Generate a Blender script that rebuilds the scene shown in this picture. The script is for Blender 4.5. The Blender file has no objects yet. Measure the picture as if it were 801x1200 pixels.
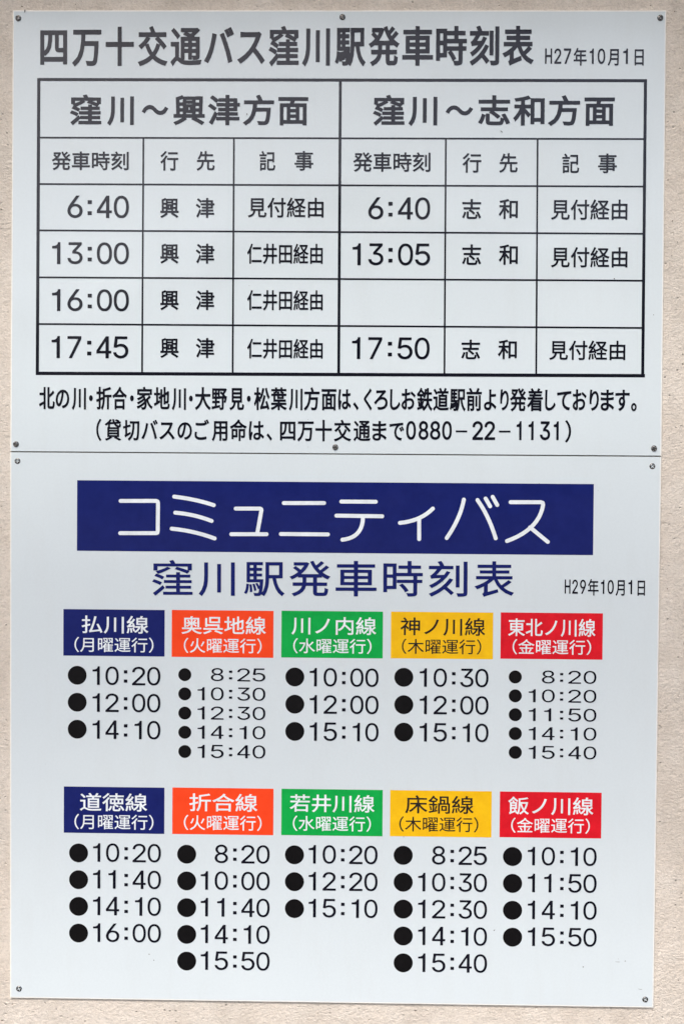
# Two bus timetable signs screwed to a beige stucco wall, under a station eave.
import bpy, bmesh, math, random
import numpy as np
from mathutils import Matrix, Vector
from mathutils.geometry import tessellate_polygon

random.seed(7)
sc = bpy.context.scene
COL = sc.collection

# ------------------------------------------------------------------ camera
CAM_POS = (0.03364, -1.42398, 1.48208)
CAM_AXES = [(0.999844, 0.015898, 0.007683), (-0.007938, 0.016022, 0.99984), (0.015772, -0.999745, 0.016146)]

cd = bpy.data.cameras.new('camera'); cam = bpy.data.objects.new('camera', cd); COL.objects.link(cam)
cd.lens = 36.0; cd.sensor_width = 36.0; cd.clip_start = .02; cd.clip_end = 5000
m3 = Matrix(CAM_AXES).transposed()
cam.matrix_world = Matrix.Translation(CAM_POS) @ m3.to_4x4()
sc.camera = cam

# ------------------------------------------------------------------ light
SUN_EL, SUN_AZ = math.radians(52), math.radians(200)     # behind the camera, up over the eave
w = bpy.data.worlds.new('World'); sc.world = w; w.use_nodes = True
nt = w.node_tree; bg = nt.nodes['Background']
sky = nt.nodes.new('ShaderNodeTexSky'); sky.sky_type = 'NISHITA'; sky.sun_disc = False
sky.sun_elevation = SUN_EL; sky.sun_rotation = SUN_AZ
sky.air_density = 1.0; sky.dust_density = 4.0; sky.ozone_density = 1.0
nt.links.new(sky.outputs[0], bg.inputs[0]); bg.inputs[1].default_value = .13
sd = bpy.data.lights.new('sun', 'SUN'); sd.energy = 1.5; sd.angle = math.radians(12); sd.color = (1, .975, .94)
so = bpy.data.objects.new('sun', sd); COL.objects.link(so)
d = Vector((math.sin(SUN_AZ)*math.cos(SUN_EL), math.cos(SUN_AZ)*math.cos(SUN_EL), math.sin(SUN_EL)))
so.rotation_euler = d.to_track_quat('Z', 'Y').to_euler(); so.location = (0, -3, 6)
vs = sc.view_settings
vs.view_transform = 'Standard'; vs.look = 'None'; vs.gamma = 1; vs.use_curve_mapping = False
vs.exposure = 0.86

# ------------------------------------------------------------------ measured layout (mm; u right, v down from the upper sign's top left corner)
TEXT = [
 ('title_lettering', '四万十交通バス窪川駅発車時刻表', 39.36, 49.89, 718.87, 48.21, 54.9, 'ink', 1.18, 'upper', [(0.0, 37.36), (44.48, 84.76), (90.69, 129.75), (135.66, 175.87), (180.6, 223.12), (227.26, 267.97), (273.28, 310.41), (316.31, 357.53), (362.24, 400.47), (407.53, 449.25), (453.95, 495.63), (499.74, 541.96), (546.07, 588.25), (592.35, 632.73), (637.41, 679.5)], None),
 ('date_lettering', 'H27年10月1日', 734.81, 63.44, 869.57, 63.44, 24.07, 'ink', 0.35, 'upper', [(0.0, 9.7), (12.62, 22.2), (25.7, 35.63), (38.89, 56.99), (60.72, 66.56), (71.81, 82.3), (85.57, 100.73), (106.79, 113.2), (122.29, 134.76)], [0.03, 0.9]),
 ('heading_lettering', '窪川～興津方面', 81.18, 136.97, 410.47, 136.97, 42.2, 'ink', 1.0, 'upper', [(0.0, 43.29), (51.59, 88.32), (99.57, 135.67), (143.36, 186.52), (191.25, 234.95), (239.67, 282.14), (288.04, 329.29)], None),
 ('heading_lettering', '窪川～志和方面', 499.91, 136.83, 830.81, 136.83, 42.0, 'ink', 1.0, 'upper', [(0.0, 43.13), (48.76, 88.09), (99.82, 136.76), (144.38, 187.71), (192.4, 235.1), (240.37, 283.61), (289.45, 330.9)], None),
 ('subheading_lettering', '発車時刻', 55.87, 207.12, 162.7, 207.12, 25.87, 'ink', 0.39, 'upper', None, None),
 ('subheading_lettering', '行', 206.54, 206.84, 231.4, 206.84, 27.01, 'ink', 0.39, 'upper', [(0.0, 24.86)], None),
 ('subheading_lettering', '先', 256.85, 206.71, 281.68, 206.71, 27.0, 'ink', 0.39, 'upper', [(0.0, 24.84)], None),
 ('subheading_lettering', '記', 343.71, 206.5, 365.55, 206.5, 26.97, 'ink', 0.39, 'upper', [(0.0, 21.84)], None),
 ('subheading_lettering', '事', 392.1, 206.37, 418.04, 206.37, 26.95, 'ink', 0.39, 'upper', [(0.0, 25.94)], None),
 ('subheading_lettering', '発車時刻', 472.83, 207.82, 579.25, 207.82, 26.92, 'ink', 0.39, 'upper', None, None),
 ('subheading_lettering', '行', 623.29, 208.71, 649.1, 208.71, 26.89, 'ink', 0.39, 'upper', [(0.0, 25.81)], None),
 ('subheading_lettering', '先', 673.72, 208.59, 698.91, 208.59, 26.87, 'ink', 0.39, 'upper', [(0.0, 25.19)], None),
 ('subheading_lettering', '記', 759.79, 208.95, 783.18, 208.95, 26.85, 'ink', 0.39, 'upper', [(0.0, 23.39)], None),
 ('subheading_lettering', '事', 808.89, 208.82, 834.59, 208.82, 26.83, 'ink', 0.39, 'upper', [(0.0, 25.7)], None),
 ('departure_time', '6:40', 77.89, 270.5, 163.27, 270.5, 30.85, 'ink', 0.24, 'upper', [(0.0, 21.03), (28.0, 33.91), (40.87, 61.67), (64.38, 85.38)], [0.0, 1.0]),
 ('departure_time', '13:00', 56.67, 334.64, 163.55, 334.64, 30.19, 'ink', 0.24, 'upper', [(0.0, 11.58), (21.44, 42.49), (49.52, 55.3), (62.34, 83.37), (85.86, 106.88)], [0.0, 1.0]),
 ('departure_time', '16:00', 56.87, 399.55, 163.83, 399.55, 30.23, 'ink', 0.24, 'upper', [(0.0, 11.59), (21.45, 42.52), (49.56, 55.34), (62.38, 83.43), (85.92, 106.96)], [0.0, 1.0]),
 ('departure_time', '17:45', 56.36, 464.67, 163.4, 464.67, 30.51, 'ink', 0.24, 'upper', [(0.0, 11.6), (22.1, 41.49), (49.57, 55.41), (62.43, 83.28), (85.99, 107.04)], [0.0, 1.0]),
 ('departure_time', '6:40', 494.24, 271.33, 579.42, 271.33, 30.35, 'ink', 0.24, 'upper', [(0.0, 20.84), (27.65, 33.44), (40.85, 61.46), (64.37, 85.18)], [0.0, 1.0]),
 ('departure_time', '13:05', 472.92, 334.59, 579.99, 334.59, 30.17, 'ink', 0.24, 'upper', [(0.0, 11.48), (21.83, 42.68), (49.52, 55.27), (62.7, 83.54), (86.24, 107.07)], [0.0, 1.0]),
 ('departure_time', '17:50', 473.23, 463.89, 580.45, 463.89, 30.25, 'ink', 0.24, 'upper', [(0.0, 11.49), (22.49, 41.7), (49.6, 55.36), (62.79, 83.66), (86.37, 107.23)], [0.0, 1.0]),
 ('destination_lettering', '興', 206.85, 271.77, 232.33, 271.77, 27.64, 'ink', 0.47, 'upper', [(0.0, 25.47)], None),
 ('destination_lettering', '津', 256.01, 271.61, 281.82, 271.61, 27.62, 'ink', 0.47, 'upper', [(0.0, 25.8)], None),
 ('destination_lettering', '興', 207.16, 334.74, 232.65, 334.74, 27.68, 'ink', 0.47, 'upper', [(0.0, 25.49)], None),
 ('destination_lettering', '津', 256.35, 334.54, 282.17, 334.54, 27.66, 'ink', 0.47, 'upper', [(0.0, 25.82)], None),
 ('destination_lettering', '興', 207.47, 398.97, 232.98, 398.97, 27.72, 'ink', 0.47, 'upper', [(0.0, 25.51)], None),
 ('destination_lettering', '津', 256.7, 398.74, 282.54, 398.74, 27.7, 'ink', 0.47, 'upper', [(0.0, 25.84)], None),
 ('destination_lettering', '興', 207.79, 465.08, 233.32, 465.08, 27.76, 'ink', 0.47, 'upper', [(0.0, 25.53)], None),
 ('destination_lettering', '津', 257.06, 464.81, 282.91, 464.81, 27.74, 'ink', 0.47, 'upper', [(0.0, 25.86)], None),
 ('destination_lettering', '志', 623.31, 271.88, 649.37, 271.88, 27.39, 'ink', 0.47, 'upper', [(0.0, 26.06)], None),
 ('destination_lettering', '和', 673.77, 271.72, 699.8, 271.72, 27.38, 'ink', 0.47, 'upper', [(0.0, 26.03)], None),
 ('destination_lettering', '志', 623.91, 334.56, 649.98, 334.56, 28.14, 'ink', 0.47, 'upper', [(0.0, 26.08)], None),
 ('destination_lettering', '和', 674.4, 334.36, 700.45, 334.36, 28.12, 'ink', 0.47, 'upper', [(0.0, 26.05)], None),
 ('destination_lettering', '志', 623.97, 464.89, 649.86, 464.89, 27.04, 'ink', 0.47, 'upper', [(0.0, 25.88)], None),
 ('destination_lettering', '和', 674.55, 464.61, 700.4, 464.61, 27.03, 'ink', 0.47, 'upper', [(0.0, 25.85)], None),
 ('remark_lettering', '見付経由', 328.17, 270.66, 432.66, 270.66, 27.59, 'ink', 0.39, 'upper', None, None),
 ('remark_lettering', '仁井田経由', 327.38, 334.4, 431.95, 334.4, 28.22, 'ink', 0.39, 'upper', None, None),
 ('remark_lettering', '仁井田経由', 327.78, 398.52, 432.42, 398.52, 28.26, 'ink', 0.39, 'upper', None, None),
 ('remark_lettering', '仁井田経由', 328.2, 465.39, 432.91, 465.39, 27.71, 'ink', 0.39, 'upper', None, None),
 ('remark_lettering', '見付経由', 745.27, 272.18, 849.96, 272.18, 28.05, 'ink', 0.39, 'upper', None, None),
 ('remark_lettering', '見付経由', 745.98, 337.43, 850.75, 337.43, 28.09, 'ink', 0.39, 'upper', None, None),
 ('remark_lettering', '見付経由', 745.04, 465.19, 849.37, 465.19, 27.0, 'ink', 0.39, 'upper', None, None),
 ('notice_lettering', '北の川・折合・家地川・大野見・松葉川方面は、くろしお鉄道駅前より発着しております。', 39.01, 535.47, 865.78, 533.43, 32.21, 'ink', 0.61, 'upper', [(0.0, 22.07), (23.26, 42.34), (45.92, 65.58), (69.75, 75.11), (79.88, 101.31), (102.26, 122.5), (126.9, 132.25), (136.42, 158.42), (160.2, 182.2), (185.17, 204.77), (208.93, 214.27), (217.24, 239.2), (240.39, 261.75), (265.31, 285.47), (289.26, 294.6), (299.1, 321.03), (322.57, 344.48), (347.67, 366.38), (368.39, 390.04), (392.65, 413.34), (415.71, 433.44), (436.39, 444.07), (451.16, 462.38), (465.33, 484.22), (487.41, 501.57), (503.11, 522.57), (524.34, 545.92), (546.74, 568.31), (569.72, 591.52), (592.69, 613.89), (616.83, 633.89), (639.18, 650.95), (652.71, 675.05), (676.22, 697.96), (700.9, 715.58), (717.34, 736.95), (738.71, 757.84), (761.95, 774.85), (777.19, 795.72), (797.36, 817.05), (819.04, 826.77)], None),
 ('notice_lettering', '（貸切バスのご用命は、四万十交通まで0880-22-1131）', 119.05, 579.13, 776.21, 576.86, 30.24, 'ink', 0.53, 'upper', [(0.0, 7.15), (11.92, 34.55), (37.28, 60.14), (63.12, 85.72), (88.1, 109.15), (113.07, 133.27), (136.84, 157.03), (160.95, 182.56), (186.12, 209.25), (212.22, 233.33), (236.88, 244.47), (255.49, 276.81), (279.54, 302.27), (304.4, 327.36), (330.32, 353.73), (357.28, 380.56), (383.28, 403.01), (406.91, 426.98), (429.93, 443.5), (447.04, 460.73), (462.85, 477.24), (479.59, 493.03), (498.34, 514.25), (521.31, 536.04), (537.8, 552.64), (557.81, 573.7), (582.17, 588.99), (598.52, 605.57), (614.27, 628.38), (633.08, 640.13), (648.94, 657.16)], [0.05, 0.91]),
 ('subtitle_lettering', '窪川駅発車時刻表', 198.01, 784.67, 699.58, 782.07, 50.2, 'navy', 0.53, 'lower', [(0.0, 56.25), (64.94, 115.16), (128.0, 184.21), (191.33, 247.69), (255.04, 311.92), (321.15, 375.82), (384.09, 437.62), (447.65, 501.57)], None),
 ('date_lettering', 'H29年10月1日', 769.81, 792.17, 880.36, 792.17, 23.05, 'ink', 0.26, 'lower', [(0.0, 7.95), (10.35, 18.21), (21.08, 29.22), (31.9, 46.74), (49.81, 54.59), (58.9, 67.52), (70.19, 82.63), (87.61, 92.87), (100.33, 110.56)], [0.05, 0.9]),
 ('route_name', '払川線', 99.76, 850.5, 192.95, 850.5, 25.04, 'white_print', 0.28, 0, None, None),
 ('service_day', '（月曜運行）', 89.7, 878.73, 200.24, 878.73, 20.65, 'white_print', 0.12, 0, None, None),
 ('route_name', '奥呉地線', 239.47, 849.99, 356.74, 849.99, 25.0, 'white_print', 0.28, 1, None, None),
 ('service_day', '（火曜運行）', 242.6, 878.41, 350.98, 878.41, 20.61, 'white_print', 0.12, 1, None, None),
 ('route_name', '川ノ内線', 392.41, 849.33, 509.88, 849.33, 24.96, 'white_print', 0.28, 2, None, None),
 ('service_day', '（水曜運行）', 394.98, 877.47, 503.59, 877.47, 20.58, 'white_print', 0.12, 2, None, None),
 ('route_name', '神ノ川線', 543.64, 848.93, 660.72, 848.93, 25.15, 'dark_print', 0.28, 3, None, None),
 ('service_day', '（木曜運行）', 545.66, 876.67, 655.67, 876.67, 20.78, 'dark_print', 0.12, 3, None, None),
 ('route_name', '東北ノ川線', 692.61, 848.77, 812.82, 848.77, 24.88, 'white_print', 0.28, 4, None, None),
 ('service_day', '（金曜運行）', 698.79, 875.73, 807.25, 875.73, 20.74, 'white_print', 0.12, 4, None, None),
 ('route_name', '道徳線', 98.26, 1099.4, 192.31, 1099.4, 25.43, 'white_print', 0.28, 5, None, None),
 ('service_day', '（月曜運行）', 90.56, 1127.17, 201.41, 1127.17, 21.0, 'white_print', 0.12, 5, None, None),
 ('route_name', '折合線', 251.51, 1097.97, 346.43, 1097.97, 25.14, 'white_print', 0.28, 6, None, None),
 ('service_day', '（火曜運行）', 243.89, 1126.42, 352.57, 1126.42, 20.97, 'white_print', 0.12, 6, None, None),
 ('route_name', '若井川線', 391.74, 1097.39, 509.54, 1097.39, 24.86, 'white_print', 0.28, 7, None, None),
 ('service_day', '（水曜運行）', 396.1, 1125.67, 504.77, 1125.67, 20.93, 'white_print', 0.12, 7, None, None),
 ('route_name', '床鍋線', 552.31, 1097.08, 647.18, 1097.08, 25.3, 'dark_print', 0.28, 8, None, None),
 ('service_day', '（木曜運行）', 544.23, 1124.72, 653.97, 1124.72, 20.89, 'dark_print', 0.12, 8, None, None),
 ('route_name', '飯ノ川線', 695.16, 1097.06, 812.76, 1097.06, 25.02, 'white_print', 0.28, 9, None, None),
 ('service_day', '（金曜運行）', 699.35, 1124.41, 808.35, 1124.41, 20.86, 'white_print', 0.12, 9, None, None),
 ('departure_time', '10:20', 115.11, 921.95, 210.12, 921.95, 26.04, 'ink', 0.09, 'lower', [(0.0, 10.26), (18.17, 36.82), (43.91, 48.86), (55.35, 73.99), (76.38, 95.0)], [0.0, 1.0]),
 ('departure_time', '12:00', 115.25, 959.71, 210.3, 959.71, 26.06, 'ink', 0.09, 'lower', [(0.0, 10.27), (18.18, 36.84), (43.93, 48.88), (55.37, 74.02), (76.41, 95.04)], [0.0, 1.0]),
 ('departure_time', '14:10', 115.4, 997.49, 210.48, 997.49, 26.08, 'ink', 0.09, 'lower', [(0.0, 10.27), (18.19, 36.67), (43.95, 48.9), (58.76, 69.02), (76.44, 95.08)], [0.0, 1.0]),
 ('departure_time', '8:25', 280.49, 918.76, 356.48, 918.76, 18.36, 'ink', -0.02, 'lower', [(0.0, 17.88), (25.23, 29.82), (36.82, 54.68), (58.13, 75.99)], [0.0, 1.0]),
 ('departure_time', '10:30', 262.13, 945.7, 356.65, 945.7, 18.37, 'ink', -0.02, 'lower', [(0.0, 9.84), (18.52, 36.4), (43.76, 48.34), (55.34, 73.21), (76.66, 94.52)], [0.0, 1.0]),
 ('departure_time', '12:30', 262.27, 972.55, 356.83, 972.55, 18.38, 'ink', -0.02, 'lower', [(0.0, 9.84), (18.52, 36.41), (43.77, 48.36), (55.36, 73.23), (76.69, 94.55)], [0.0, 1.0]),
 ('departure_time', '14:10', 262.42, 999.41, 357.0, 999.41, 18.39, 'ink', -0.02, 'lower', [(0.0, 9.85), (18.53, 36.24), (43.78, 48.37), (58.57, 68.4), (76.71, 94.58)], [0.0, 1.0]),
 ('departure_time', '15:40', 262.57, 1026.3, 357.17, 1026.3, 18.41, 'ink', -0.02, 'lower', [(0.0, 9.85), (18.53, 36.43), (43.8, 48.39), (55.39, 73.1), (76.73, 94.61)], [0.0, 1.0]),
 ('departure_time', '10:00', 418.0, 920.91, 513.78, 920.91, 25.95, 'ink', 0.09, 'lower', [(0.0, 10.2), (19.47, 38.0), (45.04, 49.96), (56.4, 74.91), (77.29, 95.79)], [0.0, 1.0]),
 ('departure_time', '12:00', 418.27, 958.9, 514.1, 958.9, 25.97, 'ink', 0.09, 'lower', [(0.0, 10.2), (19.48, 38.02), (45.06, 49.98), (56.43, 74.94), (77.32, 95.83)], [0.0, 1.0]),
 ('departure_time', '15:10', 418.54, 996.92, 514.41, 996.92, 25.99, 'ink', 0.09, 'lower', [(0.0, 10.2), (19.49, 38.03), (45.08, 50.0), (59.79, 69.98), (77.35, 95.87)], [0.0, 1.0]),
 ('departure_time', '10:30', 570.57, 919.78, 666.03, 919.78, 25.9, 'ink', 0.09, 'lower', [(0.0, 10.16), (19.41, 37.87), (44.89, 49.79), (56.21, 74.66), (77.02, 95.46)], [0.0, 1.0]),
 ('departure_time', '12:00', 570.91, 957.94, 666.41, 957.94, 25.93, 'ink', 0.09, 'lower', [(0.0, 10.16), (19.42, 37.89), (44.91, 49.81), (56.23, 74.69), (77.06, 95.5)], [0.0, 1.0]),
 ('departure_time', '15:10', 571.25, 996.13, 666.79, 996.13, 25.95, 'ink', 0.09, 'lower', [(0.0, 10.17), (19.42, 37.9), (44.92, 49.83), (59.58, 69.74), (77.09, 95.54)], [0.0, 1.0]),
 ('departure_time', '8:20', 739.71, 917.28, 814.92, 917.28, 18.03, 'ink', -0.02, 'lower', [(0.0, 17.69), (25.01, 29.49), (36.44, 54.12), (57.54, 75.21)], [0.0, 1.0]),
 ('departure_time', '10:20', 721.66, 943.6, 815.22, 943.6, 18.04, 'ink', -0.02, 'lower', [(0.0, 9.74), (18.33, 36.03), (43.34, 47.82), (54.78, 72.46), (75.88, 93.56)], [0.0, 1.0]),
 ('departure_time', '11:50', 721.94, 969.84, 815.53, 969.84, 18.05, 'ink', -0.02, 'lower', [(0.0, 9.74), (21.49, 31.23), (43.35, 47.84), (54.8, 72.49), (75.9, 93.59)], [0.0, 1.0]),
 ('departure_time', '14:10', 722.22, 996.09, 815.83, 996.09, 18.06, 'ink', -0.02, 'lower', [(0.0, 9.75), (18.34, 35.87), (43.36, 47.85), (57.97, 67.7), (75.93, 93.61)], [0.0, 1.0]),
 ('departure_time', '15:40', 722.5, 1022.36, 816.14, 1022.36, 18.07, 'ink', -0.02, 'lower', [(0.0, 9.75), (18.34, 36.06), (43.38, 47.86), (54.83, 72.35), (75.95, 93.64)], [0.0, 1.0]),
 ('departure_time', '10:20', 116.77, 1170.21, 212.04, 1170.21, 26.18, 'ink', 0.09, 'lower', [(0.0, 10.29), (18.22, 36.92), (44.03, 49.0), (55.5, 74.19), (76.59, 95.27)], [0.0, 1.0]),
 ('departure_time', '11:40', 116.91, 1207.81, 212.22, 1207.81, 26.2, 'ink', 0.09, 'lower', [(0.0, 10.3), (21.6, 31.89), (44.05, 49.02), (55.53, 74.04), (76.62, 95.31)], [0.0, 1.0]),
 ('departure_time', '14:10', 117.05, 1245.45, 212.4, 1245.45, 26.23, 'ink', 0.09, 'lower', [(0.0, 10.3), (18.24, 36.77), (44.07, 49.04), (58.92, 69.21), (76.65, 95.35)], [0.0, 1.0]),
 ('departure_time', '16:00', 117.2, 1283.12, 212.58, 1283.12, 26.25, 'ink', 0.09, 'lower', [(0.0, 10.31), (18.24, 36.97), (44.09, 49.06), (55.57, 74.28), (76.68, 95.39)], [0.0, 1.0]),
 ('departure_time', '8:20', 287.29, 1169.87, 364.07, 1169.87, 26.13, 'ink', 0.09, 'lower', [(0.0, 18.64), (25.72, 30.67), (37.16, 55.78), (58.17, 76.79)], [0.0, 1.0]),
 ('departure_time', '10:00', 267.9, 1207.54, 364.32, 1207.54, 26.16, 'ink', 0.09, 'lower', [(0.0, 10.26), (19.6, 38.25), (45.34, 50.29), (56.77, 75.41), (77.8, 96.42)], [0.0, 1.0]),
 ('departure_time', '11:40', 268.1, 1245.12, 364.56, 1245.12, 26.18, 'ink', 0.09, 'lower', [(0.0, 10.27), (22.97, 33.23), (45.36, 50.31), (56.8, 75.25), (77.83, 96.46)], [0.0, 1.0]),
 ('departure_time', '14:10', 268.31, 1282.72, 364.81, 1282.72, 26.2, 'ink', 0.09, 'lower', [(0.0, 10.27), (19.62, 38.1), (45.38, 50.33), (60.18, 70.44), (77.86, 96.5)], [0.0, 1.0]),
 ('departure_time', '15:50', 268.52, 1320.36, 365.06, 1320.36, 26.23, 'ink', 0.09, 'lower', [(0.0, 10.28), (19.63, 38.3), (45.39, 50.35), (56.84, 75.5), (77.89, 96.54)], [0.0, 1.0]),
 ('departure_time', '10:20', 418.35, 1168.72, 514.4, 1168.72, 26.09, 'ink', 0.09, 'lower', [(0.0, 10.22), (19.53, 38.11), (45.17, 50.1), (56.56, 75.12), (77.5, 96.06)], [0.0, 1.0]),
 ('departure_time', '12:20', 418.62, 1206.44, 514.71, 1206.44, 26.12, 'ink', 0.09, 'lower', [(0.0, 10.23), (19.54, 38.12), (45.19, 50.12), (56.58, 75.15), (77.53, 96.1)], [0.0, 1.0]),
 ('departure_time', '15:10', 418.89, 1244.19, 515.02, 1244.19, 26.14, 'ink', 0.09, 'lower', [(0.0, 10.23), (19.54, 38.14), (45.2, 50.14), (59.95, 70.17), (77.57, 96.14)], [0.0, 1.0]),
 ('departure_time', '8:25', 590.1, 1167.88, 666.37, 1167.88, 26.05, 'ink', 0.09, 'lower', [(0.0, 18.52), (25.55, 30.47), (36.91, 55.41), (57.78, 76.27)], [0.0, 1.0]),
 ('departure_time', '10:30', 570.97, 1205.67, 666.74, 1205.67, 26.07, 'ink', 0.09, 'lower', [(0.0, 10.19), (19.47, 37.99), (45.03, 49.95), (56.39, 74.9), (77.27, 95.77)], [0.0, 1.0]),
 ('departure_time', '12:30', 571.31, 1243.35, 667.12, 1243.35, 26.09, 'ink', 0.09, 'lower', [(0.0, 10.2), (19.48, 38.01), (45.05, 49.97), (56.41, 74.93), (77.3, 95.81)], [0.0, 1.0]),
 ('departure_time', '14:10', 571.64, 1281.07, 667.49, 1281.07, 26.12, 'ink', 0.09, 'lower', [(0.0, 10.2), (19.49, 37.84), (45.07, 49.99), (59.78, 69.96), (77.34, 95.85)], [0.0, 1.0]),
 ('departure_time', '15:40', 571.98, 1318.82, 667.87, 1318.82, 26.14, 'ink', 0.09, 'lower', [(0.0, 10.21), (19.49, 38.04), (45.09, 50.01), (56.46, 74.81), (77.37, 95.89)], [0.0, 1.0]),
 ('departure_time', '10:10', 722.77, 1167.18, 818.18, 1167.18, 26.0, 'ink', 0.09, 'lower', [(0.0, 10.15), (19.4, 37.85), (44.86, 49.76), (59.5, 69.64), (76.98, 95.41)], [0.0, 1.0]),
 ('departure_time', '11:50', 723.17, 1204.77, 818.62, 1204.77, 26.03, 'ink', 0.09, 'lower', [(0.0, 10.16), (22.73, 32.88), (44.88, 49.78), (56.2, 74.65), (77.01, 95.45)], [0.0, 1.0]),
 ('departure_time', '14:10', 723.57, 1242.4, 819.05, 1242.4, 26.05, 'ink', 0.09, 'lower', [(0.0, 10.16), (19.41, 37.7), (44.9, 49.8), (59.55, 69.7), (77.04, 95.49)], [0.0, 1.0]),
 ('departure_time', '15:50', 723.97, 1280.05, 819.49, 1280.05, 26.07, 'ink', 0.09, 'lower', [(0.0, 10.17), (19.42, 37.9), (44.92, 49.82), (56.25, 74.71), (77.07, 95.53)], [0.0, 1.0]),
]
BLOCKS = [
 ('navy', '払川線', 74.08, 829.41, 215.67, 894.43),
 ('orange', '奥呉地線', 225.58, 829.17, 367.28, 894.67),
 ('green', '川ノ内線', 378.35, 828.8, 519.22, 893.95),
 ('yellow', '神ノ川線', 530.36, 828.66, 671.7, 893.58),
 ('red', '東北ノ川線', 682.1, 828.29, 822.96, 892.63),
 ('navy', '道徳線', 75.51, 1078.05, 216.53, 1143.07),
 ('orange', '折合線', 227.66, 1077.63, 368.93, 1142.89),
 ('green', '若井川線', 380.02, 1077.56, 520.93, 1142.47),
 ('yellow', '床鍋線', 531.28, 1077.61, 672.18, 1142.06),
 ('red', '飯ノ川線', 683.45, 1077.65, 824.11, 1141.51),
]
BULLETS = [
 (93.68, 921.84, 13.19),
 (93.81, 959.62, 13.19),
 (93.94, 997.44, 13.19),
 (244.12, 919.42, 9.07),
 (244.26, 946.28, 9.07),
 (244.4, 973.15, 9.07),
 (244.54, 1000.04, 9.07),
 (244.68, 1026.94, 9.07),
 (397.42, 921.04, 13.19),
 (397.68, 959.05, 13.19),
 (397.94, 997.1, 13.19),
 (548.75, 919.92, 13.19),
 (549.08, 958.11, 13.19),
 (549.41, 996.33, 13.19),
 (702.99, 917.82, 9.07),
 (703.27, 944.07, 9.07),
 (703.54, 970.32, 9.07),
 (703.81, 996.6, 9.07),
 (704.09, 1022.88, 9.07),
 (96.48, 1171.35, 13.31),
 (96.61, 1208.99, 13.31),
 (96.74, 1246.65, 13.31),
 (96.88, 1284.35, 13.31),
 (248.07, 1171.14, 13.31),
 (248.26, 1208.71, 13.31),
 (248.46, 1246.32, 13.31),
 (248.66, 1283.95, 13.31),
 (248.86, 1321.62, 13.31),
 (398.67, 1169.98, 13.31),
 (398.93, 1207.73, 13.31),
 (399.19, 1245.51, 13.31),
 (550.07, 1168.68, 13.31),
 (550.4, 1206.37, 13.31),
 (550.72, 1244.08, 13.31),
 (551.05, 1281.83, 13.31),
 (551.38, 1319.61, 13.31),
 (701.81, 1168.34, 13.31),
 (702.2, 1205.96, 13.31),
 (702.58, 1243.61, 13.31),
 (702.97, 1281.3, 13.31),
]
BANNER_STROKES = [
 ('コ', [[(153.42, 677.86), (202.86, 677.47), (204.95, 678.35), (205.56, 680.42), (205.44, 719.02), (204.86, 721.7), (203.08, 722.31), (153.01, 722.72)]]),
 ('ミ', [[(228.13, 671.34), (236.76, 672.39), (245.14, 673.63), (253.26, 675.07), (261.13, 676.7), (268.74, 678.53), (276.1, 680.56), (283.2, 682.78)], [(229.73, 693.59), (237.18, 694.27), (244.56, 695.26), (251.86, 696.55), (259.09, 698.15), (266.25, 700.05), (273.34, 702.25), (280.35, 704.75)], [(224.78, 715.89), (233.66, 716.83), (242.43, 718.08), (251.1, 719.64), (259.65, 721.52), (268.09, 723.72), (276.43, 726.23), (284.66, 729.06)]]),
 ('ュ', [[(313.83, 687.28), (347.38, 687.02), (349.17, 687.89), (349.47, 689.37), (344.03, 720.85)], [(307.81, 722.93), (356.81, 722.52)]]),
 ('ニ', [[(380.55, 679.05), (436.27, 678.62)]]),
 ('ニ', [[(376.69, 722.06), (441.92, 722.11)]]),
 ('テ', [[(460.23, 676.36), (507.87, 676.29)], [(453.57, 695.95), (516.9, 696.33)], [(490.3, 698.32), (490.0, 703.18), (489.26, 707.63), (488.06, 711.67), (486.4, 715.31), (484.29, 718.53), (481.73, 721.36), (478.72, 723.77), (475.25, 725.78), (471.33, 727.38), (466.95, 728.57), (462.12, 729.35)]]),
 ('ィ', [[(541.52, 705.31), (547.73, 704.49), (553.66, 703.31), (559.28, 701.78), (564.61, 699.89), (569.65, 697.65), (574.39, 695.05), (578.83, 692.1), (582.98, 688.79), (586.83, 685.13)], [(568.07, 700.66), (568.31, 727.58)]]),
 ('バ', [[(629.49, 672.39), (628.32, 678.19), (626.81, 684.02), (624.94, 689.89), (622.72, 695.78), (620.16, 701.72), (617.24, 707.68), (613.98, 713.68), (610.36, 719.71), (606.39, 725.78)], [(648.37, 672.83), (651.87, 677.89), (655.21, 683.15), (658.38, 688.6), (661.39, 694.26), (664.23, 700.11), (666.91, 706.16), (669.42, 712.41), (671.76, 718.86), (673.94, 725.51)], [(659.54, 670.68), (665.84, 681.26)], [(669.24, 668.24), (675.54, 679.41)]]),
 ('ス', [[(694.06, 675.43), (735.56, 675.1), (738.21, 675.97), (738.83, 678.62), (737.61, 684.7), (735.74, 690.49), (733.22, 695.98), (730.05, 701.17), (726.22, 706.07), (721.75, 710.67), (716.62, 714.97), (710.85, 718.98), (704.42, 722.69), (697.34, 726.1), (689.6, 729.22)], [(721.21, 710.05), (745.86, 729.93)]]),
]
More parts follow.
